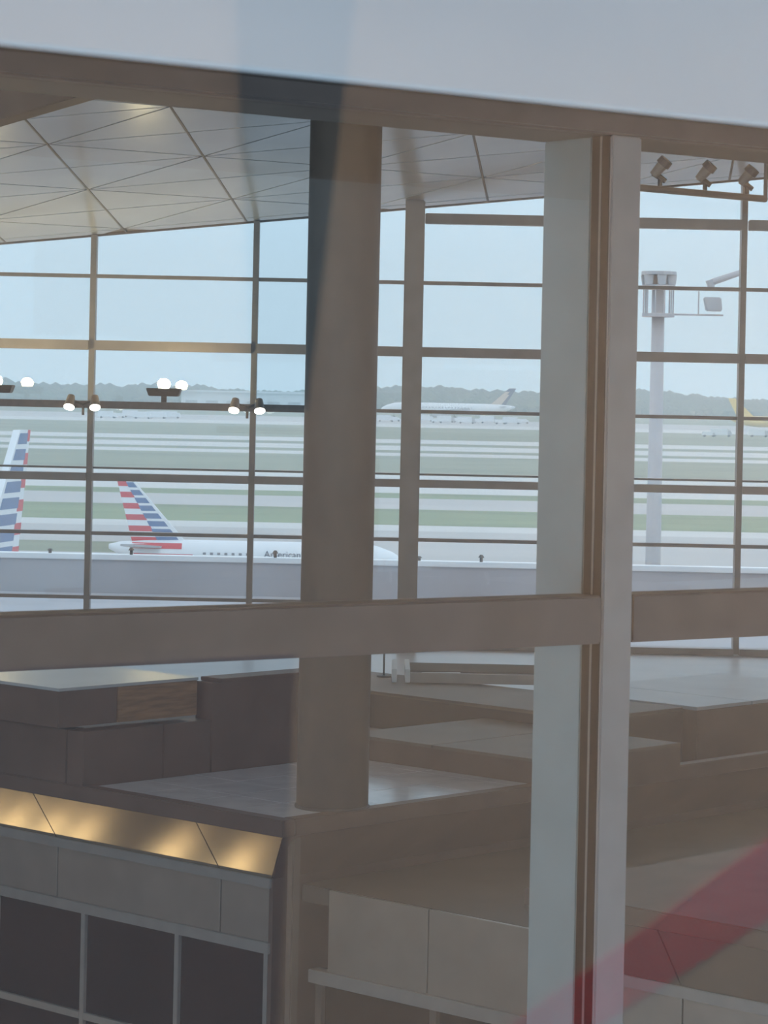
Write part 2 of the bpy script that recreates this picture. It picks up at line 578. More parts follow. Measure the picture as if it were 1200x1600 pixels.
# ==================================================================== OBJECTS
# ---- round column
col = thing('column', K(-0.36, 1.0, ZD), 'tall round brown-grey column standing on the corner of the balcony', 'column')
cc = K(-0.36, 1.0, 0)
MB().lathe([(ZR(ZD), 0.335), (ZR(cz(cc.x, cc.y) + 0.05), 0.335)], n=40, origin=(cc.x, cc.y, 0)).build('shaft', 'column_paint', col, smooth=True)
MB().lathe([(ZR(ZD), 0.35), (ZR(ZD + 0.02), 0.35), (ZR(ZD + 0.03), 0.337)], n=40, origin=(cc.x, cc.y, 0)).build('base_ring', 'column_paint', col, smooth=True)


# ---- shop units with steel fascias
def fascia(par, s_list, t, ret=None, warm='steel_warm', windows=True, zb=-8.9, wm=None):
    """sloping panels, ledge, upright panels, ledge and window band along d1 at depth t"""
    zA, zB, zC, zD_, zE = ZD - 0.14, ZD - 0.60, ZD - 0.69, ZD - 1.19, ZD - 1.29
    rec = 0.31
    for i in range(len(s_list) - 1):
        s0, s1 = s_list[i] + 0.008, s_list[i + 1] - 0.008
        e1 = s1 - (rec + 0.13 if (ret and i == len(s_list) - 2) else 0)     # mitred end
        MB().hexa([K(s0, t, zA), K(s1, t, zA), K(s1, t + 0.04, zA), K(s0, t + 0.04, zA)][::1],
                  [K(s0, t + rec, zB), K(e1, t + rec, zB), K(e1, t + rec + 0.04, zB), K(s0, t + rec + 0.04, zB)]).build('sloping_panel', warm, par)
        kbox(MB(), s0, e1, t + rec + 0.02, t + rec + 0.06, zD_, zC).build('upright_panel', 'steel_grey', par, 0.003)
    sa, sb = s_list[0], s_list[-1] - (rec + 0.13 if ret else 0)
    kbox(MB(), sa, sb, t + rec - 0.03, t + rec + 0.06, zC, zB).build('ledge', 'trim_grey', par, 0.006)
    kbox(MB(), sa, sb, t + rec - 0.03, t + rec + 0.06, zE, zD_).build('ledge', 'trim_grey', par, 0.006)
    kbox(MB(), sa, sb - 0.02, t + rec + 0.10, t + rec + 0.45, zb, zA).build('core', 'dark_brown', par)
    if windows:
        fr = wm
        for i, s in enumerate(fr):
            kbox(MB(), s - 0.03, s + 0.03, t + rec + 0.0, t + rec + 0.08, zb, zE).build('window_post', 'trim_grey', par, 0.004)
            if i:
                for z0, z1 in ((-6.02, zE), (zb, -6.09)):
                    kbox(MB(), fr[i] + 0.03 if fr[i] < fr[i - 1] else fr[i - 1] + 0.03, fr[i - 1] - 0.03 if fr[i] < fr[i - 1] else fr[i] - 0.03,
                         t + rec + 0.04, t + rec + 0.06, z0, z1).build('window_pane', 'dark_glass', par)
                a, b = sorted((fr[i], fr[i - 1]))
                kbox(MB(), a + 0.03, b - 0.03, t + rec + 0.0, t + rec + 0.08, -6.09, -6.02).build('window_rail', 'trim_grey', par, 0.004)


ua = thing('shop_unit', K(-1, 0.5, -8.9), 'shop front below the balcony with warm steel fascia and dark windows, lower left', 'shop front')
fascia(ua, [-8.2, -5.81, -3.47, -1.13, 0.0], 0.0, ret=True, wm=[-0.50, -1.70, -3.05, -4.4, -5.75])
# right-hand return of the unit, its unlit look put into the brown colour
zA, zB = ZD - 0.14, ZD - 0.60
MB().hexa([K(0, 0.0, zA), K(0, 9, zA), K(-0.04, 9, zA), K(-0.04, 0.04, zA)],
          [K(-0.42, 0.31, zB), K(-0.42, 9, zB), K(-0.46, 9, zB), K(-0.46, 0.35, zB)]).build('return_panel', 'brown_wall', ua)
kbox(MB(), -0.47, -0.42, 0.31, 9, -8.9, zB).build('return_wall', 'brown_wall', ua)
kbox(MB(), -0.10, -0.02, 0.16, 0.26, -8.9, zA).build('corner_post', 'brown_cap', ua, 0.01)

um = thing('shop_unit', K(1.5, 0.8, -8.9), 'plain grey panelled shop canopy between the column and the pale mullion', 'shop front')
kbox(MB(), -0.40, 4.2, 0.66, 9.0, -4.60, -4.44).build('canopy_roof', 'brown_cap', um, 0.01)
for s0_, s1_ in ((0.0, 1.21), (1.225, 2.9), (2.915, 4.2)):
    kbox(MB(), s0_, s1_, 0.61, 0.66, -5.18, -4.44).build('upright_panel', 'steel_grey', um, 0.004)
kbox(MB(), -0.2, 4.2, 0.56, 0.70, -5.30, -5.18).build('ledge', 'trim_grey', um, 0.006)
kbox(MB(), -0.2, 4.2, 0.75, 0.95, -8.9, -5.30).build('core', 'dark_brown', um)
for s in (-0.1, 1.3, 2.7, 4.1):
    kbox(MB(), s - 0.04, s + 0.04, 0.60, 0.72, -8.9, -5.30).build('window_post', 'brown_cap', um, 0.004)
for s in (-0.06, 1.34, 2.74):
    kbox(MB(), s, s + 1.32, 0.65, 0.67, -8.9, -5.30).build('window_pane', 'dark_glass', um)

ur = thing('shop_unit', K(6, 0, -8.9), 'shop front with sloping brown fascia at the lower right behind the red stripe', 'shop front')
fascia(ur, [3.5, 4.81, 7.15, 9.5], -0.83, warm='brown_cap', windows=True, wm=[3.6, 5.0, 6.4, 12.2, 9.2])
kbox(MB(), 3.5, 9.5, -0.83, 4.5, ZD - 0.14, ZD).build('roof_deck', 'brown_wall', ur, 0.01)

# corner block with white top in the right-hand bay
D0 = P(1090, 1105, 30.3)
rel = Vector((D0.x - C0.x, D0.y - C0.y, 0))
ds, dt = rel.dot(d1), rel.dot(d2)
ub = thing('corner_block', K(ds - 1, dt + 1, -3.82), 'white topped brown corner block beyond the canopy in the right-hand bay', 'block')
zt = D0.z - E
kbox(MB(), ds - 2.2, ds, dt, dt + 3.4, -9.0, zt - 0.04).build('body', 'brown_wall', ub, 0.008)
kbox(MB(), ds - 2.2, ds, dt, dt + 1.05, zt - 0.04, zt).build('top_panel', 'pale_floor', ub, 0.004)
kbox(MB(), ds - 2.2, ds, dt + 1.06, dt + 3.4, zt - 0.04, zt).build('top_panel', 'pale_floor', ub, 0.004)

# wooden bulkhead box with white top at left, capping the end of the parapet
B0 = P(92, 1076, 25.75)
rel = Vector((B0.x - C0.x, B0.y - C0.y, 0))
bs_, bt_ = rel.dot(d1), rel.dot(d2)
bz = B0.z - E
bx = thing('counter_box', K(bs_ - 1, bt_ + 1, bz - 0.4), 'brown wooden box with a white top on the parapet wall at left', 'counter')
kbox(MB(), -7.0, bs_ - 0.004, bt_ + 0.004, bt_ + 0.75, bz - 0.38, bz - 0.03).build('front_panel', 'brown_wall', bx, 0.006)
kbox(MB(), -7.0, bs_ - 0.004, bt_ + 0.76, bt_ + 1.82, bz - 0.38, bz - 0.03).build('side_panel', 'wood_lit_orange', bx, 0.006)  # warm lamp light on the wood put into this panel's orange colour
kbox(MB(), -7.0, bs_, bt_, bt_ + 1.83, bz - 0.03, bz).build('top', 'pale_floor', bx, 0.004)

# open white tray with rods on the platform
tY = 32.4
t0 = P(640, 1098, tY)
trx = thing('tray_frame', (t0.x + 0.8, tY + 0.4, ZR(-3.36)), 'open white metal tray frame on the raised platform right of the column', 'tray')
x0, x1 = P(640, 1098, tY).x, P(848, 1098, tY).x
MB().box(x0, x1, tY, tY + 0.05, ZR(-3.36), ZR(-3.24)).build('front_rail', 'trim_grey', trx, 0.006)
MB().box(x0, x1, tY + 1.25, tY + 1.3, ZR(-3.36), ZR(-3.24)).build('back_rail', 'frame_green', trx, 0.006)
MB().box(x0 - 0.06, x0, tY - 0.02, tY + 1.3, ZR(-3.36), ZR(-3.20)).build('side_rail', 'roof_white', trx, 0.006)
MB().box(x0 - 0.22, x0 - 0.16, tY - 0.02, tY + 1.2, ZR(-3.36), ZR(-3.20)).build('side_rail', 'roof_white', trx, 0.006)
MB().box(x1, x1 + 0.06, tY - 0.02, tY + 1.3, ZR(-3.36), ZR(-3.20)).build('side_rail', 'roof_white', trx, 0.006)
MB().box(x0, x1, tY + 0.05, tY + 1.25, ZR(-3.36), ZR(-3.34)).build('bottom', 'frame_brown', trx)
for k, (aa, bb, yy) in enumerate(((0.08, 0.55, 0.35), (0.15, 0.62, 0.5), (0.5, 0.85, 0.3))):
    tag(MB().tube((x0 + aa, tY + yy, ZR(-3.31)), (x0 + bb, tY + yy + 0.1, ZR(-3.31)), 0.028, n=10).build('metal_rod', 'roof_white', None, smooth=True),
        ['long white rod lying nearest the left end of the tray', 'white rod lying behind another inside the tray', 'short white rod lying toward the middle of the tray'][k], 'rod', 'rods lying in the tray')
px = P(600, 1040, tY + 0.6)
sg_ = thing('stanchion', (px.x, px.y, ZR(-3.36)), 'thin dark stanchion standing at the left end of the tray', 'stanchion')
MB().tube((px.x, px.y, ZR(-3.36)), (px.x, px.y, ZR(-3.02)), 0.012, n=8).build('pole', 'black_metal', sg_)
MB().tube((px.x, px.y, ZR(-3.02)), (px.x, px.y, ZR(-2.94)), 0.02, 0.09, n=12).build('head', 'brown_metal', sg_)
MB().tube((px.x, px.y, ZR(-3.36)), (px.x, px.y, ZR(-3.34)), 0.09, n=12).build('foot', 'black_metal', sg_)

# ---- light rail in front of the curtain wall, with its lamps
LY = 40.3
zl = P(143, 632, LY).z - E
rail = thing('light_rail', (-5, LY, ZR(zl)), 'brown horizontal lighting rail crossing the left part of the curtain wall', 'rail')
xr = P(520, 640, LY).x
MB().box(-7.5, xr, LY - 0.05, LY + 0.05, ZR(zl - 0.055), ZR(zl + 0.055)).build('tube', 'brown_metal', rail, 0.01)
for xx in (-4.40, -1.97):
    MB().box(xx - 0.03, xx + 0.03, LY + 0.05, KY - 0.14, ZR(zl - 0.03), ZR(zl + 0.03)).build('bracket', 'brown_metal', rail)


def uplight(x, label):
    p = P(x, 632, LY)
    b = zl + 0.056
    t = thing('uplight', (p.x, LY, ZR(b)), label, 'uplight', 'uplights on the lighting rail')
    MB().box(p.x - 0.04, p.x + 0.04, LY - 0.03, LY + 0.03, ZR(b), ZR(b + 0.09)).build('stem', 'black_metal', t)
    m = MB().hexa([(p.x - 0.22, LY - 0.16, ZR(b + 0.09)), (p.x + 0.22, LY - 0.16, ZR(b + 0.09)), (p.x + 0.22, LY + 0.16, ZR(b + 0.09)), (p.x - 0.22, LY + 0.16, ZR(b + 0.09))],
                  [(p.x - 0.26, LY - 0.20, ZR(b + 0.21)), (p.x + 0.26, LY - 0.20, ZR(b + 0.21)), (p.x + 0.26, LY + 0.20, ZR(b + 0.21)), (p.x - 0.26, LY + 0.20, ZR(b + 0.21))])
    m.build('housing', 'black_metal', t, 0.01)
    m = MB().lathe([(-0.08, 0.03), (-0.055, 0.075), (0.0, 0.10), (0.055, 0.075), (0.08, 0.03)], n=16, origin=(p.x, LY - 0.05, ZR(b + 0.27)))
    m.build('bulb', 'lamp_warm', t, smooth=True)
    return t


uplight(256, 'bright uplight on the lighting rail between two mullions')
uplight(-6, 'bright uplight on the lighting rail at the left picture edge')


def twin_spot(x, label):
    p = P(x, 632, LY)
    t = thing('twin_spotlight', (p.x, LY, ZR(zl - 0.3)), label, 'spotlight', 'twin spotlights under the lighting rail')
    MB().tube((p.x, LY - 0.09, ZR(zl - 0.04)), (p.x, LY - 0.09, ZR(zl - 0.16)), 0.02, n=8).build('yoke', 'black_metal', t)
    for sd in (-1, 1):
        c = Vector((p.x + sd * 0.18, LY - 0.16, ZR(zl + 0.07)))
        d = Vector((sd * 0.10, -0.55, -0.85)).normalized()
        MB().tube((p.x, LY - 0.09, ZR(zl + 0.0)), c, 0.018, n=8).build('arm', 'black_metal', t)
        hd_ = MB().tube(c - d * 0.06, c + d * 0.13, 0.055, 0.085, n=16).build('lamp_head', 'brown_metal', t)
        MB().tube(c + d * 0.125, c + d * 0.145, 0.078, n=16).build('lens', 'lamp_white', hd_)
    return t


twin_spot(131, 'pair of lit spotlights on the lighting rail at the leftmost mullion')
twin_spot(387, 'pair of lit spotlights on the lighting rail next to the column')

# ---- hanging bar with three spotlights, right bay
bY = 16.6
pa, pb = P(960, 290, bY), P(1196, 311, bY + 0.7)
bar = thing('lighting_bar', pb, 'dark suspended lighting bar under the ceiling in the right-hand bay', 'lighting bar')
MB().tube(pa, pb, 0.022, n=12).build('bar', 'brown_metal', bar)
MB().tube(pb, pb + Vector((0, 0, 2.6)), 0.014, n=10).build('hanger', 'brown_metal', bar)
MB().tube(pa, pa + Vector((0, 0, 2.4)), 0.014, n=10).build('hanger', 'brown_metal', bar)
for (xx, lab) in ((1029, 'leftmost of three dark spotlights on the hanging bar'), (1099, 'middle one of three dark spotlights on the hanging bar'), (1166, 'rightmost of three dark spotlights on the hanging bar')):
    f = (xx - 960) / 236.0
    p = pa.lerp(pb, f) + Vector((0, 0, 0.022))
    t = thing('spotlight', p, lab, 'spotlight', 'dark spotlights on the hanging bar')
    MB().tube(p, p + Vector((0, 0, 0.05)), 0.014, n=8).build('stem', 'black_metal', t)
    MB().tube(p + Vector((-0.045, 0, 0.085)), p + Vector((0.035, 0, 0.03)), 0.022, 0.016, n=10).build('gear_box', 'black_metal', t)
    q0 = p + Vector((-0.035, 0, 0.075))
    dd = Vector((0.62, -0.25, 0.75)).normalized()
    h_ = MB().tube(q0 - dd * 0.01, q0 + dd * 0.085, 0.028, 0.036, n=14).build('lamp_head', 'brown_metal', t)
    MB().tube(q0 + dd * 0.075, q0 + dd * 0.118, 0.046, 0.043, n=16).build('hood', 'black_metal', h_)

# ---- warm ceiling lamps of the hall, above the picture
k = 0
for ci, (X, Y) in enumerate(((-6, 17), (-2.2, 17), (1.6, 17), (5.4, 17), (-6, 22), (-2.2, 22), (1.6, 22), (5.4, 22))):
    z = ZR(cz(X, Y))
    t = thing('ceiling_light', (X, Y, z), 'round warm hall ceiling lamp above the view, %s in the %s row' % (['first from left', 'second from left', 'third from left', 'last at right'][ci % 4], 'nearer' if ci < 4 else 'farther'), 'ceiling light', 'round ceiling lamps above the shop fronts')
    MB().lathe([(z - 0.10, 0.24), (z + 0.02, 0.26)], n=24, origin=(X, Y, 0)).build('housing', 'black_metal', t)
    MB().lathe([(z - 0.115, 0.20), (z - 0.10, 0.21)], n=24, origin=(X, Y, 0)).build('lens', 'lamp_white', t)
    light('lamp_light', 'SPOT', (X, Y, z - 0.15), 90, (1.0, 0.80, 0.55), t, aim=(0, 0, -1), spot_size=math.radians(110), spot_blend=0.8, shadow_soft_size=0.2)

# ---- unseen lamps added for warm streaks in the steel: shop front, left end wall
def added_lamp(p, out, label, group):
    t = thing('added_lamp', p, label, 'wall lamp', group)
    MB().tube(p, p + out * 0.05, 0.09, n=16).build('back_plate', 'brown_metal', t)
    MB().tube(p + out * 0.05, p + out * 0.16, 0.02, n=8).build('arm', 'brown_metal', t)
    c = p + out * 0.26
    MB().lathe([(-0.42, 0.04), (-0.40, 0.08), (0.40, 0.08), (0.42, 0.04)], n=16, origin=c).build('shade', 'streak_lamp', t, smooth=True)
    light('lamp_light', 'POINT', c + out * 0.2, 3, (1.0, 0.72, 0.38), t, shadow_soft_size=0.12)


for i, s_ in enumerate((-2.45, -3.55, -4.6, -6.1, -6.65, -7.3, -7.95)):
    added_lamp(K(s_, 0.31, -7.0), -d2, '%s added warm lamp from the column on the shop front, unseen below the view' % ordn0[i], 'added lamps on the shop front')
for i, y_ in enumerate((19.5, 22.5, 25.5)):
    added_lamp(Vector((-21.8, y_, ZR(-6.5))), Vector((1, 0, 0)), '%s added warm lamp on the left end wall of the hall, unseen' % ordn0[i], 'added lamps on the end wall')

# ==================================================================== OUTSIDE
rf = thing('terminal_roof', (0, 50, 0), 'grey flat terminal roof with a white parapet outside the curtain wall', 'roof', kind='structure')
PY = 60.0
pz = P(300, 872, PY).z - E
MB().box(-40, 40, 42.4, PY, 0.02, ZR(-4.35)).build('roof_body', 'roof_grey', rf)
MB().box(-40, 40, PY - 0.3, PY, ZR(-4.35), ZR(pz - 0.06)).build('parapet', 'roof_grey', rf)
MB().box(-40, 40, PY - 0.35, PY + 0.1, ZR(pz - 0.06), ZR(pz + 0.06)).build('parapet_cap', 'roof_white', rf, 0.01)
for xx, h, lab in ((78, 0.10, 'small dark vent on the white parapet beside the striped tail at left'), (205, 0.16, 'small dark vent on the white parapet below the red tail stripes'), (430, 0.16, 'small dark vent on the white parapet left of the column'), (655, 0.10, 'small dark vent on the white parapet just right of the thick post'), (752, 0.16, 'small dark vent on the white parapet between the thick post and pale mullion')):
    p = P(xx, 872, PY - 0.2)
    zb = ZR(pz + 0.06)
    v = thing('roof_vent', (p.x, PY - 0.2, zb), lab, 'vent', 'small vents on the parapet')
    MB().tube((p.x, PY - 0.2, zb), (p.x, PY - 0.2, zb + h * 0.6), 0.035, n=8).build('pipe', 'black_metal', v)
    MB().tube((p.x, PY - 0.2, zb + h * 0.6), (p.x, PY - 0.2, zb + h), 0.07, 0.03, n=8).build('cap', 'black_metal', v)


def gz(Y):
    """airfield ground above sea of the scene: rises gently far out"""
    if Y < 500:
        return 0.0
    if Y < 1500:
        return (Y - 500) * 0.0122
    return 12.2


def gY(y):
    """depth at which the ground appears on picture row y at the centre-left"""
    lo, hi = 61.0, 2600.0
    for _ in range(60):
        m = (lo + hi) / 2
        yy = 626 + (E - gz(m)) / m * F
        if yy > y:
            lo = m
        else:
            hi = m
    return lo


gr = thing('airfield_ground', (0, 300, 0), 'airfield of grass strips and pale runways beyond the terminal roof', 'airfield', kind='structure')
bands = [(960, 'concrete'), (868, 'grass_olive'), (851, 'concrete'), (825, 'concrete_pale'), (816, 'grass'), (791, 'concrete'), (774, 'grass'), (766, 'concrete_pale'), (757, 'concrete_pale'), (738, 'grass_olive'),
         (708, 'concrete_pale'), (703, 'grass_olive'), (699, 'concrete_pale'), (692, 'grass_olive'), (688, 'concrete_pale'), (682, 'grass_olive'), (663, 'concrete_pale'), (658, 'concrete'), (650, 'grass_olive')]
names = {'concrete': 'taxiway', 'concrete_pale': 'runway_strip', 'grass': 'grass_strip', 'grass_olive': 'grass_strip'}
for i, (y, m) in enumerate(bands):
    Y0 = 60.2 if i == 0 else gY(y)
    Y1 = gY(bands[i + 1][0]) if i + 1 < len(bands) else 3200.0
    xsp = P(372, 860, Y0).x if y == 868 else None
    ys = sorted(set([Y0] + [v for v in (500.0, 1500.0) if Y0 < v < Y1] + [Y1]))
    mb = MB()
    for a, b in zip(ys, ys[1:]):
        mb.hexa([(-900, a, gz(a) - 0.5), (900, a, gz(a) - 0.5), (900, b, gz(b) - 0.5), (-900, b, gz(b) - 0.5)],
                [(-900, a, gz(a)), (900, a, gz(a)), (900, b, gz(b)), (-900, b, gz(b))])
    if xsp:                       # the near verge ends at the apron
        mb = MB().box(-900, xsp, Y0, Y1, -0.5, 0)
        MB().box(xsp, 900, Y0, Y1, -0.5, 0).build('taxiway', 'concrete', gr)
    mb.build(names[m], m, gr)

# distant woods
mb = MB()
ico = bmesh.new()
bmesh.ops.create_icosphere(ico, subdivisions=1, radius=1.0)
iv = [v.co.copy() for v in ico.verts]
ifc = [tuple(v.index for v in f.verts) for f in ico.faces]
ico.free()
rr = random.Random(3)
for i in range(2600):
    X = rr.uniform(-520, 520)
    Y = rr.uniform(1950, 2350)
    up = (Y - 1950) / 400.0
    hill = 3 + up * (12 + 3 * math.sin(X * 0.011) + 2 * math.sin(X * 0.031 + 1))
    r = rr.uniform(4, 7)
    k = len(mb.v)
    zc = 12.2 + hill
    for v in iv:
        mb.v.append((X + v.x * r * 1.3, Y + v.y * r, zc + v.z * r * rr.uniform(0.8, 1.05)))
    mb.f += [tuple(k + a for a in f) for f in ifc]
tag(mb.build('tree_belt', 'leaf'), 'hazy belt of woods along the horizon behind the airfield', 'trees', kind='stuff')
hb = MB()
xs = [-600 + 40 * i for i in range(31)]
for a, b in zip(xs, xs[1:]):
    h0, h1 = [9 + 9 + 3 * math.sin(x * 0.011) for x in (a, b)]
    hb.hexa([(a, 1960, 7.0), (b, 1960, 7.0), (b, 2500, 7.0), (a, 2500, 7.0)], [(a, 1985, 9.5), (b, 1985, 9.5), (b, 2500, h1 + 2), (a, 2500, h0 + 2)])
tag(hb.build('wooded_hill', 'leaf'), 'low wooded hill carrying the woods on the horizon', 'hill', kind='structure')

# long white building near the horizon
Yb = 1750.0
xa, xb = P(283, 620, Yb).x, P(476, 620, Yb).x
zb0 = gz(Yb)
zb1 = P(380, 611, Yb).z
bl = thing('hangar', ((xa + xb) / 2, Yb, zb0), 'long low white hangar in front of the woods left of the column', 'building')
MB().box(xa, xb, Yb, Yb + 60, zb0, zb1 - 1.2).build('wall', 'bld_white', bl)
MB().box(xa - 1.5, xb + 1.5, Yb - 1.5, Yb + 61, zb1 - 1.2, zb1).build('roof', 'bld_white', bl)
for i in range(6):
    x_ = xa + (xb - xa) * (i + 0.5) / 6
    MB().box(x_ - 4, x_ + 4, Yb - 0.25, Yb, zb0, zb0 + 6).build('door', 'plane_grey', bl)


# ---- airliners
def slab_fin(mb, TEb, LEb, TEt, LEt, H, z0, z1, f0, f1, th, base):
    """slice of a swept fin between heights z0..z1 and chord fractions f0..f1"""
    def pt(f, z):
        t = z / H
        te = TEb + (TEt - TEb) * t
        le = LEb + (LEt - LEb) * t
        return te + (le - te) * f
    lo, hi = [], []
    for z, L_ in ((z0, lo), (z1, hi)):
        a, b = pt(f0, z), pt(f1, z)
        L_ += [(a, -th / 2, base + z), (b, -th / 2, base + z), (b, th / 2, base + z), (a, th / 2, base + z)]
    mb.hexa(lo, hi)


def airliner(name, loc, rz, label, s=1.0, L=29.0, r=1.6, fin_h=6.0, fin=(-0.0, 5.3, -1.6, 0.0), fm='plane_white', style=None, body='plane_white', gear=True, group=None, split=0.5, lettering=None):
    """local x: forward, origin on the ground under the tail-fin root's rear"""
    t = thing(name, loc, label, 'airliner', rz=rz, group=group)
    top = 5.1 * s if L < 40 else 8.6 * s
    zc = top - r * s
    R = r * s
    Ls = L * s
    x0 = -2.3 * s * (L / 29.0)
    prof = [(x0, 0.15 * R, 0.50 * R), (x0 + 0.04 * Ls, 0.42 * R, 0.40 * R), (x0 + 0.12 * Ls, 0.76 * R, 0.18 * R), (x0 + 0.22 * Ls, 0.95 * R, 0.04 * R), (x0 + 0.28 * Ls, R, 0),
            (x0 + 0.84 * Ls, R, 0), (x0 + 0.90 * Ls, 0.90 * R, -0.04 * R), (x0 + 0.955 * Ls, 0.66 * R, -0.16 * R), (x0 + 0.985 * Ls, 0.38 * R, -0.26 * R), (x0 + Ls, 0.06 * R, -0.32 * R)]
    fu = MB().lathe(prof, axis='X', n=24, origin=(0, 0, zc)).build('fuselage', body, None, smooth=True)
    local(fu, t)
    fb = top - 0.22 * R
    H = fin_h * s
    TEb, LEb, TEt, LEt = [v * s for v in fin]
    th = 0.34 * s
    m = MB()
    slab_fin(m, TEb, LEb, TEt, LEt, H, 0, H, 0, 1, th, fb)
    fo = local(m.build('tail_fin', fm), t)
    if style == 'stripes':
        n = 11
        for i in range(n):
            z0, z1 = H * i / n, H * (i + 1) / n
            if i % 2 == 0:
                m = MB()
                slab_fin(m, TEb, LEb, TEt, LEt, H, z0, z1, -0.004, split, th + 0.04, fb)
                local(m.build('red_stripe', 'plane_red'), fo)
        nb = 8
        for i in range(nb):
            z0 = H * i / nb
            m = MB()
            slab_fin(m, TEb, LEb, TEt, LEt, H, z0 + (0.12 if i else 0.3) * H / nb, z0 + 0.80 * H / nb, split - 0.02, 0.90, th + 0.05, fb)
            local(m.build('blue_stripe', 'plane_blue'), fo)
        # bands wrapped round the tail cone, following its side
        for (lo_, hi_, xa_, xb_) in ((0.46, 0.80, 0.0, 4.9), (-0.12, 0.16, 0.2, 6.0)):
            for sd in (-1, 1):
                m = MB()
                N = 8
                loop = []
                for k_ in range(N + 1):
                    xx = (xa_ + (xb_ - xa_) * k_ / N) * s
                    # radius at xx
                    for p0, p1 in zip(prof, prof[1:]):
                        if p0[0] <= xx <= p1[0]:
                            f_ = (xx - p0[0]) / (p1[0] - p0[0])
                            rad = p0[1] + (p1[1] - p0[1]) * f_
                            lift = p0[2] + (p1[2] - p0[2]) * f_
                            break
                    ring = []
                    for hz in (lo_, (lo_ + hi_) / 2, hi_):
                        zz = hz * R
                        d_ = max(-0.98, min(0.98, (zz - lift) / rad))
                        yy = math.sqrt(max(0, 1 - d_ * d_)) * rad * 1.012 + 0.01
                        ring.append((xx, sd * yy, zc + lift + d_ * rad))
                    loop.append(ring)
                for k_ in range(N):
                    for c_ in range(2):
                        qd = [loop[k_][c_], loop[k_ + 1][c_], loop[k_ + 1][c_ + 1], loop[k_][c_ + 1]]
                        inn = [(p[0], p[1] * 0.97, p[2]) for p in qd]
                        m.hexa(inn, qd)
                local(m.build('red_band', 'plane_red'), fu)
    elif style == 'bird':
        m = MB()
        slab_fin(m, TEb, LEb, TEt, LEt, H, 0.02 * H, 0.62 * H, 0.28, 0.98, th + 0.08, fb)
        local(m.build('emblem', 'plane_tan'), fo)
        m = MB()
        slab_fin(m, TEb, LEb, TEt, LEt, H, 0.62 * H, 0.80 * H, 0.5, 0.98, th + 0.08, fb)
        local(m.build('emblem', 'plane_tan'), fo)
    # tailplanes, wings, engines
    if lettering:
        fc = bpy.data.curves.new('lettering', 'FONT')
        fc.body = lettering
        fc.size = 0.92
        fc.extrude = 0.02
        to = bpy.data.objects.new('lettering', fc)
        C.objects.link(to)
        bpy.context.view_layer.update()
        me = bpy.data.meshes.new_from_object(to.evaluated_get(bpy.context.evaluated_depsgraph_get()))
        bpy.data.objects.remove(to)
        me.transform(Matrix.Translation((12.9, -R - 0.01, zc + 0.12)) @ Matrix.Rotation(math.pi / 2, 4, 'X'))
        me.materials.clear()
        me.materials.append(MATS['plane_letter'])
        to = bpy.data.objects.new('lettering', me)
        C.objects.link(to)
        local(to, fu)
    for sd in (-1, 1):
        m = MB()
        zt_ = zc + 0.45 * R
        a = [(0.2 * s, sd * 0.3 * R, zt_), (3.4 * s, sd * 0.3 * R, zt_), (0.6 * s, sd * 5.0 * s, zt_ + 0.4 * s), (-0.7 * s, sd * 5.0 * s, zt_ + 0.4 * s)]
        m.hexa(a, [(p[0], p[1], p[2] + 0.2 * s) for p in a])
        local(m.build('tailplane', 'plane_grey'), t)
        m = MB()
        xw = x0 + 0.42 * Ls
        zw = zc - 0.6 * R
        sp_ = 0.45 * Ls
        a = [(xw, sd * 0.5 * R, zw), (xw + 0.19 * Ls, sd * 0.5 * R, zw), (xw - 0.02 * Ls, sd * sp_, zw + 0.05 * sp_), (xw - 0.07 * Ls, sd * sp_, zw + 0.05 * sp_)]
        m.hexa(a, [(p[0], p[1], p[2] + 0.012 * Ls) for p in a])
        wg = local(m.build('wing', 'plane_grey'), t)
        en = MB().lathe([(xw + 0.08 * Ls, 0.22 * R), (xw + 0.12 * Ls, 0.42 * R), (xw + 0.19 * Ls, 0.46 * R), (xw + 0.20 * Ls, 0.40 * R)], axis='X', n=16,
                        origin=(0, sd * 0.30 * sp_ + sd * 0.3 * R, zw - 0.42 * R)).build('engine', 'plane_grey', None, smooth=True)
        local(en, t)
        # cabin windows
        m = MB()
        for i in range(22):
            if lettering and 7 <= i <= 14:
                continue
            xx = x0 + 0.32 * Ls + i * 0.024 * Ls
            m.box(xx, xx + 0.010 * Ls, sd * R * 0.955, sd * R * 1.0, zc + 0.16 * R, zc + 0.30 * R)
        local(m.build('window_row', 'plane_dark'), fu)['kind'] = 'stuff'
        # main gear
        m = MB().tube((xw + 0.03 * Ls, sd * 0.9 * R, 0.0), (xw + 0.03 * Ls, sd * 0.9 * R, zw), 0.10 * R, n=8)
        local(m.build('gear_leg', 'plane_grey'), t)
        m = MB().tube((xw + 0.03 * Ls, sd * 0.72 * R, 0.30 * R), (xw + 0.03 * Ls, sd * 1.05 * R, 0.30 * R), 0.30 * R, n=14)
        local(m.build('wheel', 'tyre'), t)
    m = MB().tube((x0 + 0.9 * Ls, 0, 0.0), (x0 + 0.9 * Ls, 0, zc - 0.7 * R), 0.08 * R, n=8)
    local(m.build('gear_leg', 'plane_grey'), t)
    m = MB().tube((x0 + 0.9 * Ls, -0.2 * R, 0.24 * R), (x0 + 0.9 * Ls, 0.2 * R, 0.24 * R), 0.24 * R, n=14)
    local(m.build('wheel', 'tyre'), t)
    return t


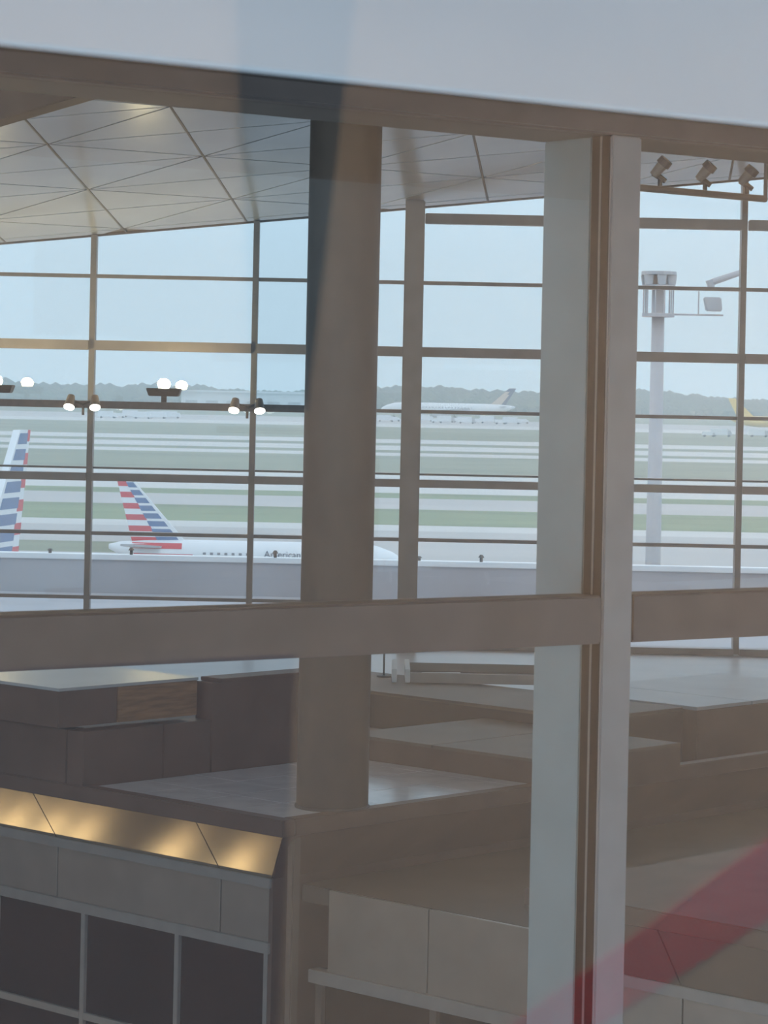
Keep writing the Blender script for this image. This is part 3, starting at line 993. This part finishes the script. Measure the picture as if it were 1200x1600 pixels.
p = P(207, 850, 262)
airliner('airliner', (p.x, p.y, 0), 0.0, 'parked white jet with red and blue striped tail behind the white parapet', style='stripes', lettering='American')
p = P(22, 865, 192)
airliner('airliner', (p.x, p.y, 0), math.atan2(-0.985, -0.17), 'striped tail of a jet seen nearly end-on at the left picture edge', s=1.52, style='stripes', split=0.22)
p = P(788, 640, 1400)
airliner('airliner', (p.x, p.y, gz(1400)), math.pi, 'distant white airliner with a dark blue and tan tail near the woods', L=70.0, r=3.1, fin_h=9.0, fin=(-0.5, 8.0, -6.0, -2.5), fm='plane_navy', style='bird')
p = P(1152, 645, 1150)
airliner('airliner', (p.x, p.y, gz(1150)), 0.0, 'distant airliner with a yellow tail at the right picture edge', L=45.0, r=2.3, fin_h=8.0, fin=(0.0, 7.5, -4.0, -1.0), fm='plane_yellow', body='plane_yellow')

# ---- floodlight mast
mY = 120.0
pm = P(1024, 700, mY)
mt = thing('floodlight_mast', (pm.x, mY, 0), 'tall grey floodlight mast with a railed platform outside at right', 'mast')
ztop = P(1028, 428, mY).z
zpl = P(1028, 490, mY).z
MB().tube((pm.x, mY, 0), (pm.x, mY, ztop - 0.5), 0.42, 0.27, n=20).build('pole', 'mast_steel', mt, smooth=True)
MB().tube((pm.x, mY, zpl - 0.15), (pm.x, mY, zpl), 0.72, n=20).build('platform', 'mast_steel', mt)
for i in range(10):
    an = 2 * math.pi * i / 10
    MB().tube((pm.x + 0.66 * math.cos(an), mY + 0.66 * math.sin(an), zpl), (pm.x + 0.66 * math.cos(an), mY + 0.66 * math.sin(an), ztop - 0.6), 0.035, n=6).build('railing_post', 'mast_steel', mt)
MB().tube((pm.x, mY, ztop - 0.6), (pm.x, mY, ztop - 0.5), 0.74, n=20).build('lamp_ring', 'mast_steel', mt)
MB().tube((pm.x, mY, ztop - 0.05), (pm.x, mY, ztop + 0.1), 0.78, n=20).build('top_cover', 'mast_steel', mt)
for i in range(6):
    an = 2 * math.pi * i / 6 - 0.4
    cx_, cy_ = pm.x + 0.60 * math.cos(an), mY + 0.60 * math.sin(an)
    MB().hexa([(cx_ - 0.16, cy_ - 0.16, ztop - 0.5), (cx_ + 0.16, cy_ - 0.16, ztop - 0.5), (cx_ + 0.16, cy_ + 0.16, ztop - 0.5), (cx_ - 0.16, cy_ + 0.16, ztop - 0.5)],
              [(cx_ - 0.22, cy_ - 0.10, ztop - 0.05), (cx_ + 0.22, cy_ - 0.10, ztop - 0.05), (cx_ + 0.22, cy_ + 0.22, ztop - 0.05), (cx_ - 0.22, cy_ + 0.22, ztop - 0.05)]).build('floodlight', 'plane_grey', mt, 0.02)
# bracket with a box lamp
pe = P(1130, 490, mY)
MB().tube((pm.x + 0.6, mY, zpl - 0.02), (pe.x, mY, zpl - 0.02), 0.04, n=8).build('bracket_rail', 'mast_steel', mt)
pq = P(1092, 455, mY)
MB().tube((pq.x, mY, zpl), (pq.x, mY, pq.z), 0.03, n=8).build('bracket_post', 'mast_steel', mt)
p0, p1 = P(1099, 486, mY), P(1128, 465, mY)
MB().hexa([(p0.x + 0.12, mY - 0.3, p0.z), (p1.x, mY - 0.3, p0.z), (p1.x, mY + 0.3, p0.z), (p0.x + 0.12, mY + 0.3, p0.z)],
          [(p0.x, mY - 0.3, p1.z), (p1.x - 0.06, mY - 0.3, p1.z), (p1.x - 0.06, mY + 0.3, p1.z), (p0.x, mY + 0.3, p1.z)]).build('box_lamp', 'plane_grey', mt, 0.05)
# inclined lamp arm on its own pole behind the mullion
pl2 = P(1160, 425, mY + 4)
sl = thing('street_lamp', (pl2.x, mY + 4, 0), 'slim lamp arm reaching left from behind the right-hand mullion', 'lamp')
MB().tube((pl2.x, mY + 4, 0), (pl2.x, mY + 4, pl2.z), 0.16, 0.09, n=12).build('pole', 'mast_steel', sl, smooth=True)
pa_ = P(1112, 441, mY + 4)
MB().tube(pl2, pa_, 0.13, 0.16, n=10).build('arm', 'mast_steel', sl)
MB().tube(pa_ + Vector((-0.1, 0, 0.1)), pa_ + Vector((0, 0, -0.25)), 0.2, 0.16, n=12).build('lamp_head', 'plane_grey', sl)

# ---- service vehicles on the far apron
r3 = random.Random(11)


def vehicle(x, Y, big, label):
    zg = gz(Y)
    p = P(x, 650, Y)
    L_ = 9.0 if big else 5.5
    H_ = 3.4 if big else 2.3
    t = thing('service_truck' if big else 'service_van', (p.x, Y, zg), label, 'truck' if big else 'van', 'vehicles on the far apron')
    MB().box(p.x - L_ / 2, p.x + L_ * 0.28, Y - 1.2, Y + 1.2, zg + 0.7, zg + H_).build('cargo_body', 'bld_white', t, 0.05)
    MB().hexa([(p.x + L_ * 0.29, Y - 1.1, zg + 0.6), (p.x + L_ * 0.5, Y - 1.1, zg + 0.6), (p.x + L_ * 0.5, Y + 1.1, zg + 0.6), (p.x + L_ * 0.29, Y + 1.1, zg + 0.6)],
              [(p.x + L_ * 0.29, Y - 1.0, zg + H_ * 0.8), (p.x + L_ * 0.42, Y - 1.0, zg + H_ * 0.8), (p.x + L_ * 0.42, Y + 1.0, zg + H_ * 0.8), (p.x + L_ * 0.29, Y + 1.0, zg + H_ * 0.8)]).build('cab', 'bld_white' if r3.random() < 0.7 else 'plane_grey', t, 0.05)
    for dx in (-0.32, 0.34):
        MB().tube((p.x + dx * L_, Y - 1.25, zg + 0.45), (p.x + dx * L_, Y + 1.25, zg + 0.45), 0.45, n=10).build('wheel', 'tyre', t)


mid = [(603, 1), (617, 0), (664, 1), (683, 0), (697, 1), (716, 0), (729, 1), (748, 0), (764, 1), (782, 0), (800, 1), (818, 0)]
ordn = ['first', 'second', 'third', 'fourth', 'fifth', 'sixth', 'seventh', 'eighth', 'ninth', 'tenth', 'eleventh', 'twelfth']
for (x, b), o__ in zip(mid, ordn):
    vehicle(x, 1300 + r3.uniform(-3, 3) + 14 * (ordn.index(o__) % 3), b, '%s white %s from the left in the row below the distant airliner' % (o__, 'truck' if b else 'van'))
for (x, b), o__ in zip([(168, 1), (186, 0), (206, 1), (222, 1), (246, 1), (268, 1)], ordn):
    vehicle(x, 1250 + r3.uniform(-3, 3) + 14 * (ordn.index(o__) % 3), b, '%s white %s from the left in the row right of the leftmost mullion' % (o__, 'truck' if b else 'van'))
for (x, b), o__ in zip([(1108, 0), (1128, 1), (1186, 1)], ordn):
    vehicle(x, 1120 + 9 * ordn.index(o__), b, '%s white %s from the left below the yellow-tailed airliner' % (o__, 'truck' if b else 'van'))

# ==================================================================== TRAIN CABIN round the viewer
G0 = Vector((0, 1.0, 0))
CWD = 2.6                       # cabin width from the glass to the opposite wall


def GP(s, d, z):
    p = G0 + a2 * s + n2 * d
    return Vector((p.x, p.y, ZR(z)))


def gbox(mb, s0, s1, t0, t1, z0, z1):
    return mb.hexa([GP(s0, t0, z0), GP(s1, t0, z0), GP(s1, t1, z0), GP(s0, t1, z0)],
                   [GP(s0, t0, z1), GP(s1, t0, z1), GP(s1, t1, z1), GP(s0, t1, z1)])


def mirror_wall(x, y, d=CWD):
    """where the sight line of a picture point lands on the cabin's opposite wall after the window glass mirrors it"""
    v = P(x, y, 1.0) - Vector((0, 0, E))
    t = G0.dot(n2) / v.dot(n2)
    h = v * t
    r = v - n2 * (2 * v.dot(n2))
    k = (d - (h - G0).dot(n2)) / r.dot(n2)
    p = h + r * k
    s = (p - G0).dot(a2)
    return s, p.z


SL, SR = -1.8, 5.2
w3 = thing('window_3', GP(0, 0, -0.45), 'clear train window between the viewer and the hall, mirroring a red stripe', 'window', kind='structure')
gbox(MB(), -0.75, 0.95, -0.006, 0.0, -0.6, 0.62).build('pane', 'train_glass', w3)
fr_ = MB()
gbox(fr_, SL, -0.75, -0.06, 0.02, -1.5, 0.95)
gbox(fr_, 0.95, SR, -0.06, 0.02, -1.5, 0.95)
gbox(fr_, -0.75, 0.95, -0.06, 0.02, -1.5, -0.6)
gbox(fr_, -0.75, 0.95, -0.06, 0.02, 0.62, 0.95)
tag(fr_.build('wall_window', 'cabin_white'), 'white train side wall round the window, out of view', 'wall', kind='structure')
tag(gbox(MB(), SL, SR, -0.06, CWD + 0.1, -1.6, -1.5).build('floor', 'cabin_floor'), 'dark train cabin floor, out of view', 'floor', kind='structure')
tag(gbox(MB(), SL, SR, -0.06, CWD + 0.1, 0.95, 1.05).build('ceiling', 'cabin_white'), 'white train cabin ceiling, out of view', 'ceiling', kind='structure')
tag(gbox(MB(), SL - 0.1, SL, -0.06, CWD + 0.1, -1.6, 1.05).build('wall_left', 'cabin_dim'), 'dim end wall of the train cabin, out of view', 'wall', kind='structure')
tag(gbox(MB(), SR, SR + 0.1, -0.06, CWD + 0.1, -1.6, 1.05).build('wall_right', 'cabin_beige'), 'beige end wall of the train cabin, out of view', 'wall', kind='structure')
wb = thing('wall_back', GP(1, CWD, -1.5), 'beige train cabin wall with a slanting red stripe, seen only mirrored in glass', 'wall', kind='structure')
sa_, _ = mirror_wall(360, 700)
se_, _ = mirror_wall(1200, 700)
gbox(MB(), SL, SR, CWD, CWD + 0.1, -1.5, 0.95).build('wall_sheet', 'cabin_beige', wb)


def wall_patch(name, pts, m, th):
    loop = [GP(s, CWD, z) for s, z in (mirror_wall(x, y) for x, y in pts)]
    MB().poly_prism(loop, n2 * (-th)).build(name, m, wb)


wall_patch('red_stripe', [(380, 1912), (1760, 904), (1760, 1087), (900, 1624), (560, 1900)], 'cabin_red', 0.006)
wall_patch('dark_patch', [(370, -60), (562, -60), (480, 640), (400, 640)], 'cabin_dark', 0.006)
wall_patch('dark_patch', [(-300, 1062), (462, 1022), (440, 1500), (425, 1760), (-300, 1760)], 'cabin_haze_cut', 0.006)  # dark patch added to weaken the mirrored haze at lower left
zc_ = 0.95
for s0_, s1_, e_, sd_ in ((0.2, 1.4, 0.4, 'left'), (2.2, 3.6, 1.9, 'right')):
    t = thing('cabin_light', GP((s0_ + s1_) / 2, 1.5, zc_), 'white strip lamp on the train cabin ceiling, %s-hand one, out of view' % sd_, 'ceiling light', 'strip lamps of the train cabin')
    gbox(MB(), s0_, s1_, 1.35, 1.65, zc_ - 0.04, zc_ - 0.003).build('housing', 'cabin_white', t)
    gbox(MB(), s0_ + 0.03, s1_ - 0.03, 1.38, 1.62, zc_ - 0.055, zc_ - 0.04).build('diffuser', 'lamp_cabin', t)
    pc = GP((s0_ + s1_) / 2, 1.5, zc_ - 0.07)
    light('strip_light', 'AREA', pc, 40 * e_, (1.0, 0.90, 0.76), t, aim=(0, 0, -1), shape='RECTANGLE', size=1.1, size_y=0.22)

# ==================================================================== morning haze over the airfield
hm = bpy.data.materials.new('haze')
hm.use_nodes = True
ht = hm.node_tree
ht.nodes.clear()
ho = ht.nodes.new('ShaderNodeOutputMaterial')
hv = ht.nodes.new('ShaderNodeVolumeScatter')
hv.inputs['Color'].default_value = (0.76, 0.90, 1.0, 1)
hv.inputs['Density'].default_value = 0.0004
hv.inputs['Anisotropy'].default_value = 0.0
ht.links.new(hv.outputs[0], ho.inputs['Volume'])
MATS['haze'] = hm
tag(MB().box(-880, 880, 70, 2700, -0.4, 160).build('haze', 'haze'), 'thin bluish haze over the far airfield and woods', 'haze', kind='stuff')
